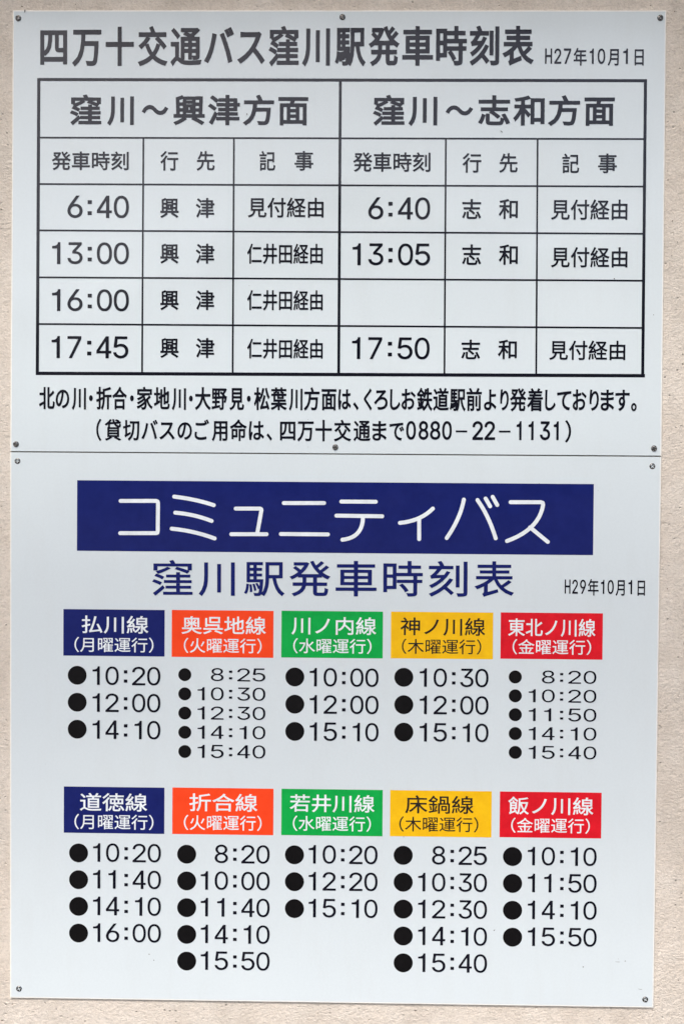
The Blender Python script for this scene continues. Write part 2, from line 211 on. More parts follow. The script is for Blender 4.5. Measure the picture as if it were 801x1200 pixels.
TABLE_LINES = [
 ('table_border', 35.7, 95.3, 873.81, 95.86, 4.24),
 ('table_border', 35.33, 501.31, 876.72, 499.72, 4.71),
 ('table_border', 37.47, 93.3, 36.53, 503.67, 4.48),
 ('table_border', 872.39, 94.0, 873.59, 501.73, 4.24),
 ('table_divider', 454.43, 96.87, 455.15, 499.46, 3.89),
 ('table_line', 38.55, 175.3, 871.54, 175.48, 2.47),
 ('table_line', 38.14, 239.31, 871.17, 240.42, 2.47),
 ('table_line', 38.33, 303.31, 871.97, 304.99, 2.47),
 ('table_line', 37.92, 368.22, 872.53, 369.3, 2.47),
 ('table_line', 37.51, 432.87, 872.4, 434.07, 2.47),
 ('table_line', 182.94, 176.39, 182.52, 499.86, 2.47),
 ('table_line', 308.21, 176.12, 308.38, 500.32, 2.47),
 ('table_line', 600.1, 176.07, 601.1, 498.62, 2.47),
 ('table_line', 725.84, 175.8, 727.43, 498.47, 2.47),
]
SCREWS = [
 ('upper', 8.64, 11.22, 20),
 ('upper', 456.58, 9.33, 75),
 ('upper', 891.61, 10.35, 50),
 ('upper', 6.94, 599.94, 15),
 ('upper', 451.2, 601.02, 60),
 ('upper', 890.39, 599.74, 35),
 ('lower', 9.15, 623.45, 10),
 ('lower', 888.47, 624.22, 42),
 ('lower', 13.12, 1364.28, 65),
 ('lower', 887.82, 1366.01, 30),
]
MARKS = [
 ('upper', 17.87, 1.26, 0.81, 2.5, 10),
 ('upper', 676.21, 165.63, 0.66, 2.21, -45),
 ('upper', 325.96, 142.46, 1.03, 1.18, 0),
 ('upper', 330.61, 378.5, 0.44, 0.44, 0),
 ('upper', 832.97, 366.55, 0.74, 1.18, -30),
 ('upper', 887.38, 416.06, 0.74, 0.66, 0),
 ('lower', 196.3, 1312.53, 0.74, 0.96, 30),
 ('lower', 202.93, 1320.86, 0.88, 0.66, 0),
 ('lower', 677.38, 1271.85, 0.74, 1.33, 50),
 ('lower', 801.16, 1321.49, 1.03, 0.81, 0),
 ('lower', 859.61, 1312.24, 1.1, 0.66, 0),
 ('lower', 848.99, 1313.6, 3.68, 0.26, 3),
 ('lower', 880.19, 1351.4, 3.68, 0.29, 8),
 ('lower', 601.88, 786.8, 0.52, 0.52, 0),
 ('lower', 732.92, 649.17, 0.52, 0.37, 0),
 ('lower', 422.46, 981.19, 0.44, 0.52, 0),
 ('lower', 550.32, 1142.62, 0.88, 0.44, 20),
 ('lower', 814.14, 658.58, 0.37, 0.44, 0),
]
WALL_MARKS = [
 (12.86, -6.59, 1.7, 0.8, 20),
 (879.16, -8.21, 1.1, 0.8, 0),
 (911.83, -0.1, 1.0, 1.0, 0),
 (338.81, -6.98, 0.9, 0.5, 10),
 (87.19, -9.29, 0.7, 0.5, 0),
 (671.52, -8.19, 0.8, 0.8, 0),
 (912.6, 286.16, 1.6, 0.7, -60),
 (919.98, 315.33, 1.2, 0.6, 40),
 (912.05, 334.05, 1.5, 0.5, -30),
 (-12.9, 294.05, 0.9, 0.5, 0),
 (-10.21, 422.82, 0.6, 0.5, 0),
 (911.75, 584.89, 0.4, 2.0, 5),
 (913.16, 603.69, 0.4, 1.6, -10),
 (-4.35, 624.38, 0.9, 0.5, 0),
 (900.9, 653.21, 1.4, 0.3, 0),
 (894.19, 772.35, 0.6, 0.9, 20),
 (912.07, 793.45, 0.9, 1.1, 0),
 (2.93, 1387.88, 1.4, 0.8, 20),
 (-11.48, 1411.09, 2.0, 0.8, 0),
 (934.39, 1339.81, 1.0, 0.7, 0),
 (922.44, 1329.23, 0.7, 0.5, 0),
 (250.7, 1398.47, 1.2, 0.4, -20),
 (489.84, 1386.27, 1.2, 0.5, 0),
 (388.42, 1398.7, 0.8, 0.4, 20),
]
BANNER = [92.65, 649.51, 808.37, 747.82]
DIGITS = {
 '0': [[(342,0),(300,2),(260,10),(224,21),(189,38),(157,59),(128,86),(101,115),(78,149),(57,187),(40,229),(25,277),(13,327),(6,380),(2,438),(0,499),(2,560),(6,618),(13,671),(25,721),(40,769),(57,811),(78,849),(101,883),(128,914),(157,939),(189,962),(224,977),(260,990),(300,996),(342,1000),(384,996),(423,990),(459,977),(493,962),(526,939),(554,914),(581,883),(604,849),(625,811),(642,769),(658,721),(669,671),(677,618),(681,560),(683,499),(681,438),(677,380),(669,327),(658,277),(642,229),(625,187),(604,149),(581,115),(556,86),(526,59),(495,38),(461,21),(423,10),(384,2)],[(342,109),(369,109),(396,115),(419,124),(442,138),(463,155),(482,174),(499,199),(514,226),(528,254),(539,289),(549,325),(556,363),(562,405),(564,451),(566,499),(564,547),(562,593),(556,635),(549,675),(539,711),(528,744),(514,774),(499,801),(482,826),(463,845),(442,862),(419,876),(396,885),(369,891),(342,893),(314,891),(287,885),(264,876),(241,862),(220,845),(201,826),(184,801),(168,774),(155,744),(143,711),(134,675),(126,635),(120,593),(119,547),(117,499),(119,451),(120,405),(126,363),(134,325),(143,289),(155,254),(168,226),(184,199),(201,174),(220,155),(241,138),(264,124),(287,115),(314,109)]],
 '2': [[(0,0),(0,91),(329,444),(351,467),(372,488),(390,510),(407,529),(422,547),(436,566),(450,583),(461,599),(469,616),(479,634),(484,649),(490,667),(494,684),(496,702),(496,719),(496,740),(492,760),(488,779),(481,795),(473,812),(461,826),(450,839),(436,851),(422,860),(405,870),(388,878),(370,884),(351,888),(329,890),(310,891),(287,890),(266,888),(246,882),(227,876),(209,866),(194,857),(178,845),(167,831),(155,818),(145,800),(138,783),(130,766),(126,744),(122,723),(122,702),(4,702),(4,736),(10,769),(17,800),(29,829),(43,857),(60,884),(79,907),(103,926),(126,946),(153,961),(182,975),(213,986),(244,992),(277,998),(312,1000),(347,998),(380,994),(411,986),(440,975),(469,963),(494,946),(519,928),(541,909),(558,888),(576,862),(589,837),(601,810),(609,781),(612,752),(614,721),(614,700),(610,678),(607,657),(603,636),(595,616),(585,595),(576,574),(562,550),(545,525),(527,502),(506,475),(483,446),(455,417),(426,384),(393,349),(172,116),(172,110),(630,110),(630,0)]],
 '3': [[(337,0),(302,2),(267,6),(234,12),(202,21),(172,33),(143,47),(116,62),(93,81),(70,103),(50,124),(35,149),(21,176),(10,205),(4,236),(0,269),(126,269),(130,250),(134,231),(141,213),(149,198),(159,182),(172,169),(186,157),(202,145),(217,136),(234,128),(254,122),(273,116),(295,112),(316,110),(339,110),(362,110),(386,114),(407,118),(428,124),(448,132),(467,141),(483,151),(498,165),(512,178),(525,194),(535,211),(543,229),(548,250),(552,271),(552,295),(552,316),(548,335),(543,357),(537,376),(527,393),(516,411),(502,426),(486,442),(467,455),(448,467),(424,477),(397,483),(370,488),(339,492),(304,494),(219,494),(219,593),(473,882),(473,890),(50,890),(50,1000),(636,1000),(636,907),(324,552),(324,574),(366,576),(407,576),(444,570),(479,560),(512,548),(543,533),(570,514),(593,494),(614,471),(634,444),(649,417),(661,388),(669,359),(674,328),(676,295),(674,260),(669,229),(661,198),(649,169),(632,141),(614,116),(593,93),(568,72),(543,54),(514,37),(481,25),(448,14),(413,6),(376,2)]],
 '4': [[(0,225),(420,225),(420,0),(555,0),(555,225),(670,225),(670,330),(555,330),(555,1000),(430,1000),(0,345)],[(420,330),(420,800),(125,330)]],
 '5': [[(312,0),(277,2),(244,6),(213,14),(184,23),(155,35),(128,50),(105,68),(81,85),(62,107),(45,130),(29,155),(17,180),(8,207),(2,236),(0,266),(120,266),(124,248),(128,233),(134,215),(141,200),(151,186),(163,172),(174,161),(188,149),(203,140),(219,130),(236,124),(254,118),(273,114),(293,110),(312,110),(335,110),(359,114),(380,120),(399,128),(419,138),(436,151),(453,165),(467,180),(481,198),(492,215),(502,236),(510,258),(516,279),(517,302),(519,328),(517,353),(514,376),(510,399),(502,421),(492,442),(479,461),(467,479),(452,494),(434,510),(417,521),(395,531),(376,541),(353,547),(329,548),(306,550),(287,550),(266,548),(246,545),(227,539),(207,533),(190,527),(172,519),(157,510),(143,500),(132,490),(14,504),(70,1000),(593,1000),(593,890),(176,890),(143,597),(147,597),(161,609),(176,618),(192,628),(209,636),(229,643),(246,649),(267,653),(287,657),(308,659),(328,661),(355,659),(380,657),(405,651),(430,643),(453,636),(475,624),(496,612),(516,599),(535,583),(552,566),(568,548),(583,529),(597,508),(609,484),(618,461),(626,436),(634,411),(638,386),(640,359),(641,329),(640,293),(634,258),(626,223),(614,190),(599,161),(579,132),(560,107),(537,81),(510,62),(483,43),(452,27),(419,16),(386,8),(349,2)]],
 '6': [[(314,0),(279,2),(244,8),(211,16),(180,27),(151,43),(124,60),(99,81),(78,105),(58,130),(39,157),(25,188),(14,221),(6,254),(0,291),(0,328),(0,357),(4,386),(10,415),(19,446),(31,477),(45,510),(64,547),(85,585),(112,628),(141,672),(364,1000),(500,1000),(169,519),(157,519),(163,531),(171,541),(178,552),(186,562),(196,572),(205,579),(217,589),(229,595),(242,603),(256,609),(269,614),(283,618),(298,620),(314,622),(331,622),(366,620),(399,616),(430,609),(461,599),(488,585),(514,568),(537,550),(558,529),(576,504),(593,479),(607,450),(616,421),(624,388),(628,355),(630,318),(628,281),(622,248),(614,215),(603,184),(589,155),(572,126),(550,101),(529,79),(504,58),(477,41),(448,27),(417,16),(384,8),(351,2)],[(314,107),(337,109),(359,112),(378,118),(397,126),(417,136),(432,147),(448,161),(461,174),(475,192),(484,209),(494,229),(502,250),(506,271),(510,295),(510,318),(510,343),(506,364),(502,388),(494,407),(484,426),(475,446),(461,461),(448,477),(432,490),(417,500),(397,510),(378,517),(359,523),(337,527),(314,527),(293,527),(271,523),(250,517),(231,512),(213,502),(196,490),(180,477),(167,461),(155,446),(143,428),(134,409),(128,388),(122,366),(118,345),(118,320),(118,297),(122,273),(128,252),(134,231),(143,211),(155,192),(167,174),(180,161),(196,147),(213,136),(231,126),(250,118),(271,112),(293,109)]],
 '7': [[(69,0),(513,880),(513,888),(0,888),(0,1000),(646,1000),(646,882),(202,0)]],
 '8': [[(333,0),(294,2),(258,6),(224,13),(191,23),(161,34),(132,50),(105,67),(82,86),(61,109),(42,132),(27,157),(15,184),(6,212),(2,241),(0,272),(0,296),(4,319),(10,342),(15,365),(25,386),(36,407),(48,426),(61,444),(76,459),(94,474),(111,488),(130,499),(151,507),(170,514),(193,520),(193,524),(164,533),(140,545),(117,560),(96,579),(78,602),(63,627),(50,654),(42,681),(36,709),(34,740),(36,771),(42,797),(50,824),(59,849),(73,874),(90,897),(109,916),(130,935),(153,950),(180,966),(207,977),(237,987),(268,994),(300,998),(333,1000),(367,998),(400,994),(430,987),(459,977),(486,966),(511,950),(535,935),(556,916),(576,897),(591,874),(606,849),(616,824),(623,797),(629,771),(631,740),(629,709),(623,681),(616,654),(602,627),(587,602),(570,579),(549,560),(526,545),(501,533),(474,524),(474,520),(495,514),(516,507),(535,499),(554,488),(572,474),(589,459),(604,444),(618,426),(631,407),(641,386),(650,365),(658,342),(663,319),(665,296),(667,272),(665,241),(660,212),(652,184),(641,157),(623,132),(606,109),(585,86),(562,67),(535,50),(507,34),(476,23),(444,13),(407,6),(371,2)],[(333,107),(359,109),(382,111),(405,115),(426,120),(446,128),(463,138),(480,149),(493,161),(507,174),(518,187),(528,205),(535,222),(539,239),(543,258),(545,279),(543,300),(539,319),(533,338),(526,358),(516,375),(505,390),(491,403),(476,417),(459,428),(442,440),(423,447),(402,455),(379,459),(358,463),(333,463),(310,463),(287,459),(264,455),(243,447),(224,440),(207,428),(189,417),(174,403),(161,390),(149,375),(140,358),(132,338),(126,319),(122,300),(120,279),(122,258),(126,239),(130,222),(138,205),(147,187),(159,174),(172,161),(185,149),(203,138),(220,128),(241,120),(262,115),(285,111),(308,109)],[(333,568),(354,568),(373,570),(392,574),(409,579),(424,587),(440,597),(453,606),(467,618),(478,631),(488,644),(495,662),(503,677),(507,694),(511,713),(511,732),(511,751),(507,769),(503,786),(497,801),(489,816),(480,830),(468,843),(455,855),(442,864),(426,872),(409,880),(392,885),(373,889),(354,891),(333,893),(312,891),(293,889),(273,885),(256,880),(239,872),(224,864),(210,855),(197,843),(187,830),(178,816),(168,801),(163,786),(159,769),(155,751),(155,732),(155,713),(159,694),(163,677),(168,662),(178,644),(187,631),(199,618),(210,606),(226,597),(241,587),(256,579),(275,574),(293,570),(314,568)]],
 '9': [[(314,1000),(351,998),(384,992),(417,984),(448,973),(477,957),(504,940),(529,919),(552,895),(572,870),(589,841),(603,812),(614,779),(624,744),(628,709),(630,672),(628,643),(624,614),(618,585),(609,554),(599,523),(583,490),(566,453),(543,415),(517,372),(486,326),(264,0),(128,0),(459,481),(471,481),(465,469),(459,457),(452,448),(442,438),(432,428),(422,419),(411,411),(399,403),(388,397),(374,391),(360,386),(345,382),(329,380),(314,378),(298,378),(264,378),(231,384),(200,391),(169,401),(141,415),(116,430),(93,450),(72,471),(52,494),(37,521),(23,548),(14,579),(6,612),(0,645),(0,682),(0,717),(6,752),(14,785),(25,816),(41,845),(58,872),(78,897),(101,921),(124,940),(153,957),(182,973),(213,984),(244,992),(279,998)],[(314,891),(293,891),(271,888),(250,882),(233,874),(213,864),(196,853),(180,839),(167,824),(155,808),(143,789),(136,769),(128,750),(122,727),(120,705),(118,682),(120,657),(122,634),(128,612),(136,593),(143,572),(155,554),(167,539),(180,523),(196,510),(213,498),(233,488),(250,481),(271,477),(293,473),(314,471),(337,473),(359,477),(378,481),(397,488),(417,498),(432,510),(448,523),(461,537),(475,554),(484,572),(494,591),(502,610),(506,634),(510,655),(510,678),(510,703),(506,727),(502,748),(494,769),(484,789),(475,808),(463,824),(448,839),(432,853),(417,864),(397,874),(378,882),(359,888),(337,891)]],
 'H': [[(0,0),(0,1000),(128,1000),(128,568),(652,568),(652,1000),(780,1000),(780,0),(652,0),(652,456),(128,456),(128,0)]],
 '1': [[(0,725),(215,725),(215,0),(345,0),(345,1000),(250,1000),(232,925),(190,868),(120,838),(0,822)]],
 ':': [[(0,640),(190,640),(190,812),(0,812)],[(0,140),(190,140),(190,312),(0,312)]],
 '-': [[(0,425),(1000,425),(1000,525),(0,525)]],
}

Z_TOP = 2.15          # height of the upper sign's top edge, metres
Y_FACE = -.0035        # front face of the sheets

# ------------------------------------------------------------------ materials
def new_mat(name):
    m = bpy.data.materials.new(name); m.use_nodes = True
    return m, m.node_tree.nodes, m.node_tree.links, m.node_tree.nodes['Principled BSDF']
def noise(n, l, vec, scale, detail=3, rough=.5, dist=0):
    t = n.new('ShaderNodeTexNoise'); t.inputs['Scale'].default_value = scale; t.inputs['Detail'].default_value = detail
    t.inputs['Roughness'].default_value = rough; t.inputs['Distortion'].default_value = dist
    l.new(vec, t.inputs['Vector']); return t.outputs['Fac']
def ramp(n, l, fac, stops):
    r = n.new('ShaderNodeValToRGB'); e = r.color_ramp.elements
    while len(e) < len(stops): e.new(.5)
    for x, (p, c) in zip(e, stops): x.position = p; x.color = (*c, 1) if len(c) == 3 else c
    l.new(fac, r.inputs[0]); return r.outputs[0]
def mixc(n, l, fac, a, b, mode='MIX'):
    x = n.new('ShaderNodeMix'); x.data_type = 'RGBA'; x.blend_type = mode
    if isinstance(fac, float): x.inputs[0].default_value = fac
    else: l.new(fac, x.inputs[0])
    for s, v in ((x.inputs[6], a), (x.inputs[7], b)):
        if isinstance(v, tuple): s.default_value = (*v, 1)
        else: l.new(v, s)
    return x.outputs[2]
def mth(n, l, op, a, b=None):
    x = n.new('ShaderNodeMath'); x.operation = op
    for i, v in enumerate((a, b)):
        if v is None: continue
        if isinstance(v, (int, float)): x.inputs[i].default_value = v
        else: l.new(v, x.inputs[i])
    return x.outputs[0]
def gloss_wave(n, l, b, rough):
    """coating shared by sheet and print: slow waves of a thin sheet plus fine orange peel, uneven sheen"""
    pos = n.new('ShaderNodeNewGeometry').outputs['Position']
    h1 = noise(n, l, pos, 5.0, 2); h2 = noise(n, l, pos, 260, 2)
    bp = n.new('ShaderNodeBump'); bp.inputs['Strength'].default_value = .55; bp.inputs['Distance'].default_value = .004
    l.new(h1, bp.inputs['Height'])
    b2 = n.new('ShaderNodeBump'); b2.inputs['Strength'].default_value = .12; b2.inputs['Distance'].default_value = .0004
    l.new(h2, b2.inputs['Height']); l.new(bp.outputs[0], b2.inputs['Normal'])
    l.new(b2.outputs[0], b.inputs['Normal'])
    r = noise(n, l, pos, 9, 5, .6)
    rr = ramp(n, l, r, [(.3, (rough-.05,)*3), (.7, (rough+.08,)*3)])
    l.new(rr, b.inputs['Roughness'])
    return pos
def print_mat(name, colr, rough=.1):
    m, n, l, b = new_mat(name)
    pos = gloss_wave(n, l, b, rough)
    f = noise(n, l, pos, 40, 6, .7)
    c2 = tuple(min(1, c*1.25+.002) for c in colr)
    l.new(ramp(n, l, f, [(.35, colr), (.75, c2)]), b.inputs['Base Color'])
    b.inputs['Specular IOR Level'].default_value = .4
    return m

M = {}
M['ink'] = print_mat('black_print', (.004, .004, .011))
M['dark_print'] = print_mat('brown_black_print', (.02, .016, .012))
M['bullet'] = print_mat('black_dot_print', (.003, .0025, .003))
M['navy'] = print_mat('navy_print', (.006, .012, .118))
M['orange'] = print_mat('orange_red_print', (.93, .060, .012))
M['green'] = print_mat('green_print', (.003, .36, .058))
M['yellow'] = print_mat('yellow_print', (.88, .48, .006))
M['red'] = print_mat('red_print', (.66, .008, .018))
M['white_print'] = print_mat('white_print', (.74, .78, .80))

def sheet_mat():
    m, n, l, b = new_mat('white_sheet')
    pos = gloss_wave(n, l, b, .1)
    base = (.70, .765, .785)
    big = noise(n, l, pos, 3.5, 4, .55)
    c = mixc(n, l, ramp(n, l, big, [(.35, (0,)*3), (.7, (1,)*3)]), base, (.68, .745, .77))
    # rain film, a little stretched downwards
    mp = n.new('ShaderNodeMapping'); mp.inputs['Scale'].default_value = (34, 34, 7); l.new(pos, mp.inputs[0])
    st = noise(n, l, mp.outputs[0], 1, 5, .65)
    c = mixc(n, l, mth(n, l, 'MULTIPLY', ramp(n, l, st, [(.5, (0,)*3), (.8, (1,)*3)]), .22), c, (.62, .655, .65))
    # pinhead specks of dirt
    v = n.new('ShaderNodeTexVoronoi'); v.inputs['Scale'].default_value = 55; l.new(pos, v.inputs['Vector'])
    sp = mth(n, l, 'LESS_THAN', v.outputs['Distance'], .030)
    rnd = n.new('ShaderNodeSeparateColor'); l.new(v.outputs['Color'], rnd.inputs[0])
    sp = mth(n, l, 'MULTIPLY', sp, mth(n, l, 'GREATER_THAN', rnd.outputs[0], .93))
    c = mixc(n, l, mth(n, l, 'MULTIPLY', sp, .5), c, (.25, .24, .22))
    fine = noise(n, l, pos, 320, 3, .6)
    c = mixc(n, l, .035, c, ramp(n, l, fine, [(.35, (.35,)*3), (.65, (1,)*3)]), 'MULTIPLY')
    l.new(c, b.inputs['Base Color'])
    return m
M['sheet'] = sheet_mat()
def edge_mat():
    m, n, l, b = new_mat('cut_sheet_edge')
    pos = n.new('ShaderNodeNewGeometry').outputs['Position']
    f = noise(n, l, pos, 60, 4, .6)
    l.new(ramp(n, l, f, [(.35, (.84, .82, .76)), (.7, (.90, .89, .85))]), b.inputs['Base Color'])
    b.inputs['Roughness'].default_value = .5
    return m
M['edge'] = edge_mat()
m, n, l, b = new_mat('gap_and_recess_shade'); b.inputs['Base Color'].default_value = (.07, .07, .065, 1); b.inputs['Roughness'].default_value = .8  # shade of the sheet joint and screw recesses put into the colour
M['shade_tone'] = m
def steel_mat():
    m, n, l, b = new_mat('screw_steel')
    tc = n.new('ShaderNodeTexCoord').outputs['Object']
    f = noise(n, l, tc, 900, 4, .6)
    l.new(ramp(n, l, f, [(.35, (.10, .095, .09)), (.65, (.36, .35, .34))]), b.inputs['Base Color'])
    b.inputs['Metallic'].default_value = 1; b.inputs['Roughness'].default_value = .24
    return m
M['steel'] = steel_mat()
m, n, l, b = new_mat('scuff_dirt')
b.inputs['Base Color'].default_value = (.16, .16, .15, 1); b.inputs['Roughness'].default_value = .8
M['scuff'] = m
m, n, l, b = new_mat('stucco_nick')
b.inputs['Base Color'].default_value = (.15, .115, .085, 1); b.inputs['Roughness'].default_value = .95
M['nick'] = m

def stucco_mat():
    m, n, l, b = new_mat('sprayed_stucco')
    pos = n.new('ShaderNodeNewGeometry').outputs['Position']
    mp = n.new('ShaderNodeMapping'); mp.inputs['Scale'].default_value = (1, 1, 1.3); l.new(pos, mp.inputs[0]); q = mp.outputs[0]
    lump = noise(n, l, q, 95, 4, .6, .4)
    grain = noise(n, l, pos, 520, 4, .65)
    ridge = ramp(n, l, noise(n, l, q, 60, 5, .7, 1.2), [(.42, (0,)*3), (.5, (1,)*3), (.58, (0,)*3)])
    v = n.new('ShaderNodeTexVoronoi'); v.inputs['Scale'].default_value = 125; v.inputs['Randomness'].default_value = 1; l.new(pos, v.inputs['Vector'])
    rnd = n.new('ShaderNodeSeparateColor'); l.new(v.outputs['Color'], rnd.inputs[0])
    keep = mth(n, l, 'GREATER_THAN', rnd.outputs[0], .76)
    pit = mth(n, l, 'MULTIPLY', ramp(n, l, v.outputs['Distance'], [(.03, (1,)*3), (.22, (0,)*3)]), keep)
    h = mth(n, l, 'ADD', mth(n, l, 'MULTIPLY', lump, .9), mth(n, l, 'MULTIPLY', grain, .22))
    h = mth(n, l, 'ADD', h, mth(n, l, 'MULTIPLY', ridge, .16))
    mid = noise(n, l, q, 230, 3, .6, .6); h = mth(n, l, 'ADD', h, mth(n, l, 'MULTIPLY', mid, .75))
    h = mth(n, l, 'SUBTRACT', h, mth(n, l, 'MULTIPLY', pit, 1.1))
    bp = n.new('ShaderNodeBump'); bp.inputs['Strength'].default_value = .65; bp.inputs['Distance'].default_value = .0030
    l.new(h, bp.inputs['Height']); l.new(bp.outputs[0], b.inputs['Normal'])
    tone = noise(n, l, pos, 14, 5, .6)
    c = ramp(n, l, tone, [(.3, (.70, .62, .535)), (.5, (.75, .675, .59)), (.72, (.785, .72, .64))])
    c = mixc(n, l, .3, c, ramp(n, l, grain, [(.36, (.70, .68, .66)), (.6, (1.1, 1.1, 1.1))]), 'MULTIPLY')
    c = mixc(n, l, .32, c, ramp(n, l, mid, [(.34, (.72, .70, .68)), (.52, (1.05, 1.04, 1.02)), (.66, (1.15, 1.13, 1.1))]), 'MULTIPLY')
    # pits made darker, each by a random amount, and weather stains
    c = mixc(n, l, mth(n, l, 'MULTIPLY', pit, mth(n, l, 'MULTIPLY', rnd.outputs[1], .75)), c, (.20, .16, .13))
    mp2 = n.new('ShaderNodeMapping'); mp2.inputs['Scale'].default_value = (7, 7, 3); l.new(pos, mp2.inputs[0])
    stn = noise(n, l, mp2.outputs[0], 1.6, 6, .65)
    c = mixc(n, l, mth(n, l, 'MULTIPLY', ramp(n, l, stn, [(.50, (0,)*3), (.74, (1,)*3)]), .35), c, (.38, .33, .27))
    l.new(c, b.inputs['Base Color']); b.inputs['Roughness'].default_value = .92
    b.inputs['Specular IOR Level'].default_value = .2
    return m
M['stucco'] = stucco_mat()
def plain(name, c1, c2, scale, rough=.9):
    m, n, l, b = new_mat(name)
    pos = n.new('ShaderNodeNewGeometry').outputs['Position']
    l.new(ramp(n, l, noise(n, l, pos, scale, 6, .6), [(.35, c1), (.65, c2)]), b.inputs['Base Color'])
    b.inputs['Roughness'].default_value = rough
    return m
M['pavement'] = plain('dark_asphalt', (.045, .045, .045), (.07, .07, .068), 6)
M['eave'] = plain('eave_board', (.24, .21, .18), (.32, .29, .25), 8)
M['wood_hill'] = plain('wooded_hill', (.035, .055, .03), (.07, .095, .045), .08)

# ------------------------------------------------------------------ helpers
def mesh_obj(name, verts, faces, mats, parent=None, loc=(0, 0, 0), rot=0, fm=None, smooth=False):
    me = bpy.data.meshes.new(name); me.from_pydata([tuple(v) for v in verts], [], faces)
    for q in (mats if isinstance(mats, (list, tuple)) else [mats]): me.materials.append(M[q])
    if fm: me.polygons.foreach_set('material_index', fm)
    if smooth: me.polygons.foreach_set('use_smooth', [True]*len(faces))
    me.update()
    o = bpy.data.objects.new(name, me); COL.objects.link(o); o.parent = parent; o.location = loc; o.rotation_euler = (0, rot, 0)
    return o
def thing(name, label, cat, loc, group=None):
    o = bpy.data.objects.new(name, None); COL.objects.link(o); o.location = loc; o.empty_display_size = .05
    o['label'] = label; o['category'] = cat
    if group: o['group'] = group
    return o
def fix_up(faces, verts):
    """turn every polygon so that its normal points out of the wall (-Y)"""
    out = []
    for f in faces:
        a = 0.
        for i in range(len(f)):
            x0, _, z0 = verts[f[i]]; x1, _, z1 = verts[f[(i+1) % len(f)]]; a += x0*z1-x1*z0
        out.append(tuple(f) if a > 0 else tuple(reversed(f)))
    return out
def XZ(u, v): return u/1000-.45, Z_TOP-v/1000

# ------------------------------------------------------------------ glyph outlines
def curve_loops(chars):
    """outline loops of the glyphs of Blender's own text object, em = 1"""
    obs = {}
    for ch in chars:
        c = bpy.data.curves.new('glyph', 'FONT'); c.body = ch; c.resolution_u = 4; c.fill_mode = 'NONE'
        o = bpy.data.objects.new('glyph', c); COL.objects.link(o); obs[ch] = o
    dg = bpy.context.evaluated_depsgraph_get(); res = {}
    for ch, o in obs.items():
        me = bpy.data.meshes.new_from_object(o.evaluated_get(dg))
        adj = {}
        for e in me.edges:
            a, b_ = e.vertices; adj.setdefault(a, []).append(b_); adj.setdefault(b_, []).append(a)
        seen, loops = set(), []
        for s in adj:
            if s in seen: continue
            lp, cur = [s], s; seen.add(s)
            while True:
                nx = [x for x in adj[cur] if x not in seen]
                if not nx: break
                cur = nx[0]; seen.add(cur); lp.append(cur)
            loops.append(np.array([me.vertices[i].co[:2] for i in lp]))
        res[ch] = loops; bpy.data.meshes.remove(me)
    for o in obs.values():
        c = o.data; bpy.data.objects.remove(o); bpy.data.curves.remove(c)
    return res
GL = curve_loops(sorted({c for t in TEXT for c in t[1] if c not in DIGITS}))
DG = {c: [np.array(l, float)/1000 for l in ls] for c, ls in DIGITS.items()}
def ink(loops):
    a = np.vstack(loops); return a.min(0), a.max(0)

def seg_dist(P, A, B):
    d = np.full(len(P), 1e9)
    for a, b_ in zip(A, B):
        ab = b_-a; L2 = ab@ab
        if L2 < 1e-14: continue
        r = P-a; t = np.clip((r@ab)/L2, 0, 1)
        q = r-t[:, None]*ab; d = np.minimum(d, np.einsum('ij,ij->i', q, q))
    return np.sqrt(d)
def loop_dist(P, loops):
    """distance to closed outlines; beyond a corner it is measured to the two edges' lines, so grown corners stay square"""
    best = np.full(len(P), 1e9); mit = np.zeros(len(P))
    for lp in loops:
        lp = lp[np.hypot(*(lp-np.roll(lp, 1, 0)).T) > 1e-6]
        e = np.roll(lp, -1, 0)-lp; L = np.hypot(*e.T); nrm = np.c_[e[:, 1], -e[:, 0]]/L[:, None]; n_ = len(lp)
        for i in range(n_):
            r = P-lp[i]; t = np.clip((r@e[i])/L[i]**2, 0, 1); q = r-t[:, None]*e[i]
            dd = np.sqrt(np.einsum('ij,ij->i', q, q)); m_ = dd < best-1e-9
            if not m_.any(): continue
            md = dd.copy()
            for end, k, j in ((0, i, i-1), (1, (i+1) % n_, (i+1) % n_)):
                c = m_ & (t == end)
                if c.any():
                    rr = P[c]-lp[k]; md[c] = np.maximum(np.maximum(np.abs(rr@nrm[i]), np.abs(rr@nrm[j])), dd[c]/1.5)
            best = np.where(m_, dd, best); mit = np.where(m_, md, mit)
    return best, mit
def inside(P, A, B):
    c = np.zeros(len(P), bool)
    for (x0, y0), (x1, y1) in zip(A, B):
        if y0 == y1: continue
        m_ = (P[:, 1] >= min(y0, y1)) & (P[:, 1] < max(y0, y1))
        xi = x0+(P[:, 1]-y0)/(y1-y0)*(x1-x0)
        c ^= m_ & (P[:, 0] < xi)
    return c
def rdp(p, tol):
    keep = np.zeros(len(p), bool); keep[0] = keep[-1] = True; st = [(0, len(p)-1)]
    while st:
        a, b_ = st.pop()
        if b_-a < 2: continue
        s = p[a+1:b_]; d = p[b_]-p[a]; L_ = math.hypot(*d)
        if L_ < 1e-9: ds = np.hypot(*(s-p[a]).T)
        else: ds = np.abs(d[0]*(s[:, 1]-p[a][1])-d[1]*(s[:, 0]-p[a][0]))/L_
        k = int(ds.argmax())
        if ds[k] > tol: k += a+1; keep[k] = True; st += [(a, k), (k, b_)]
    return p[keep]
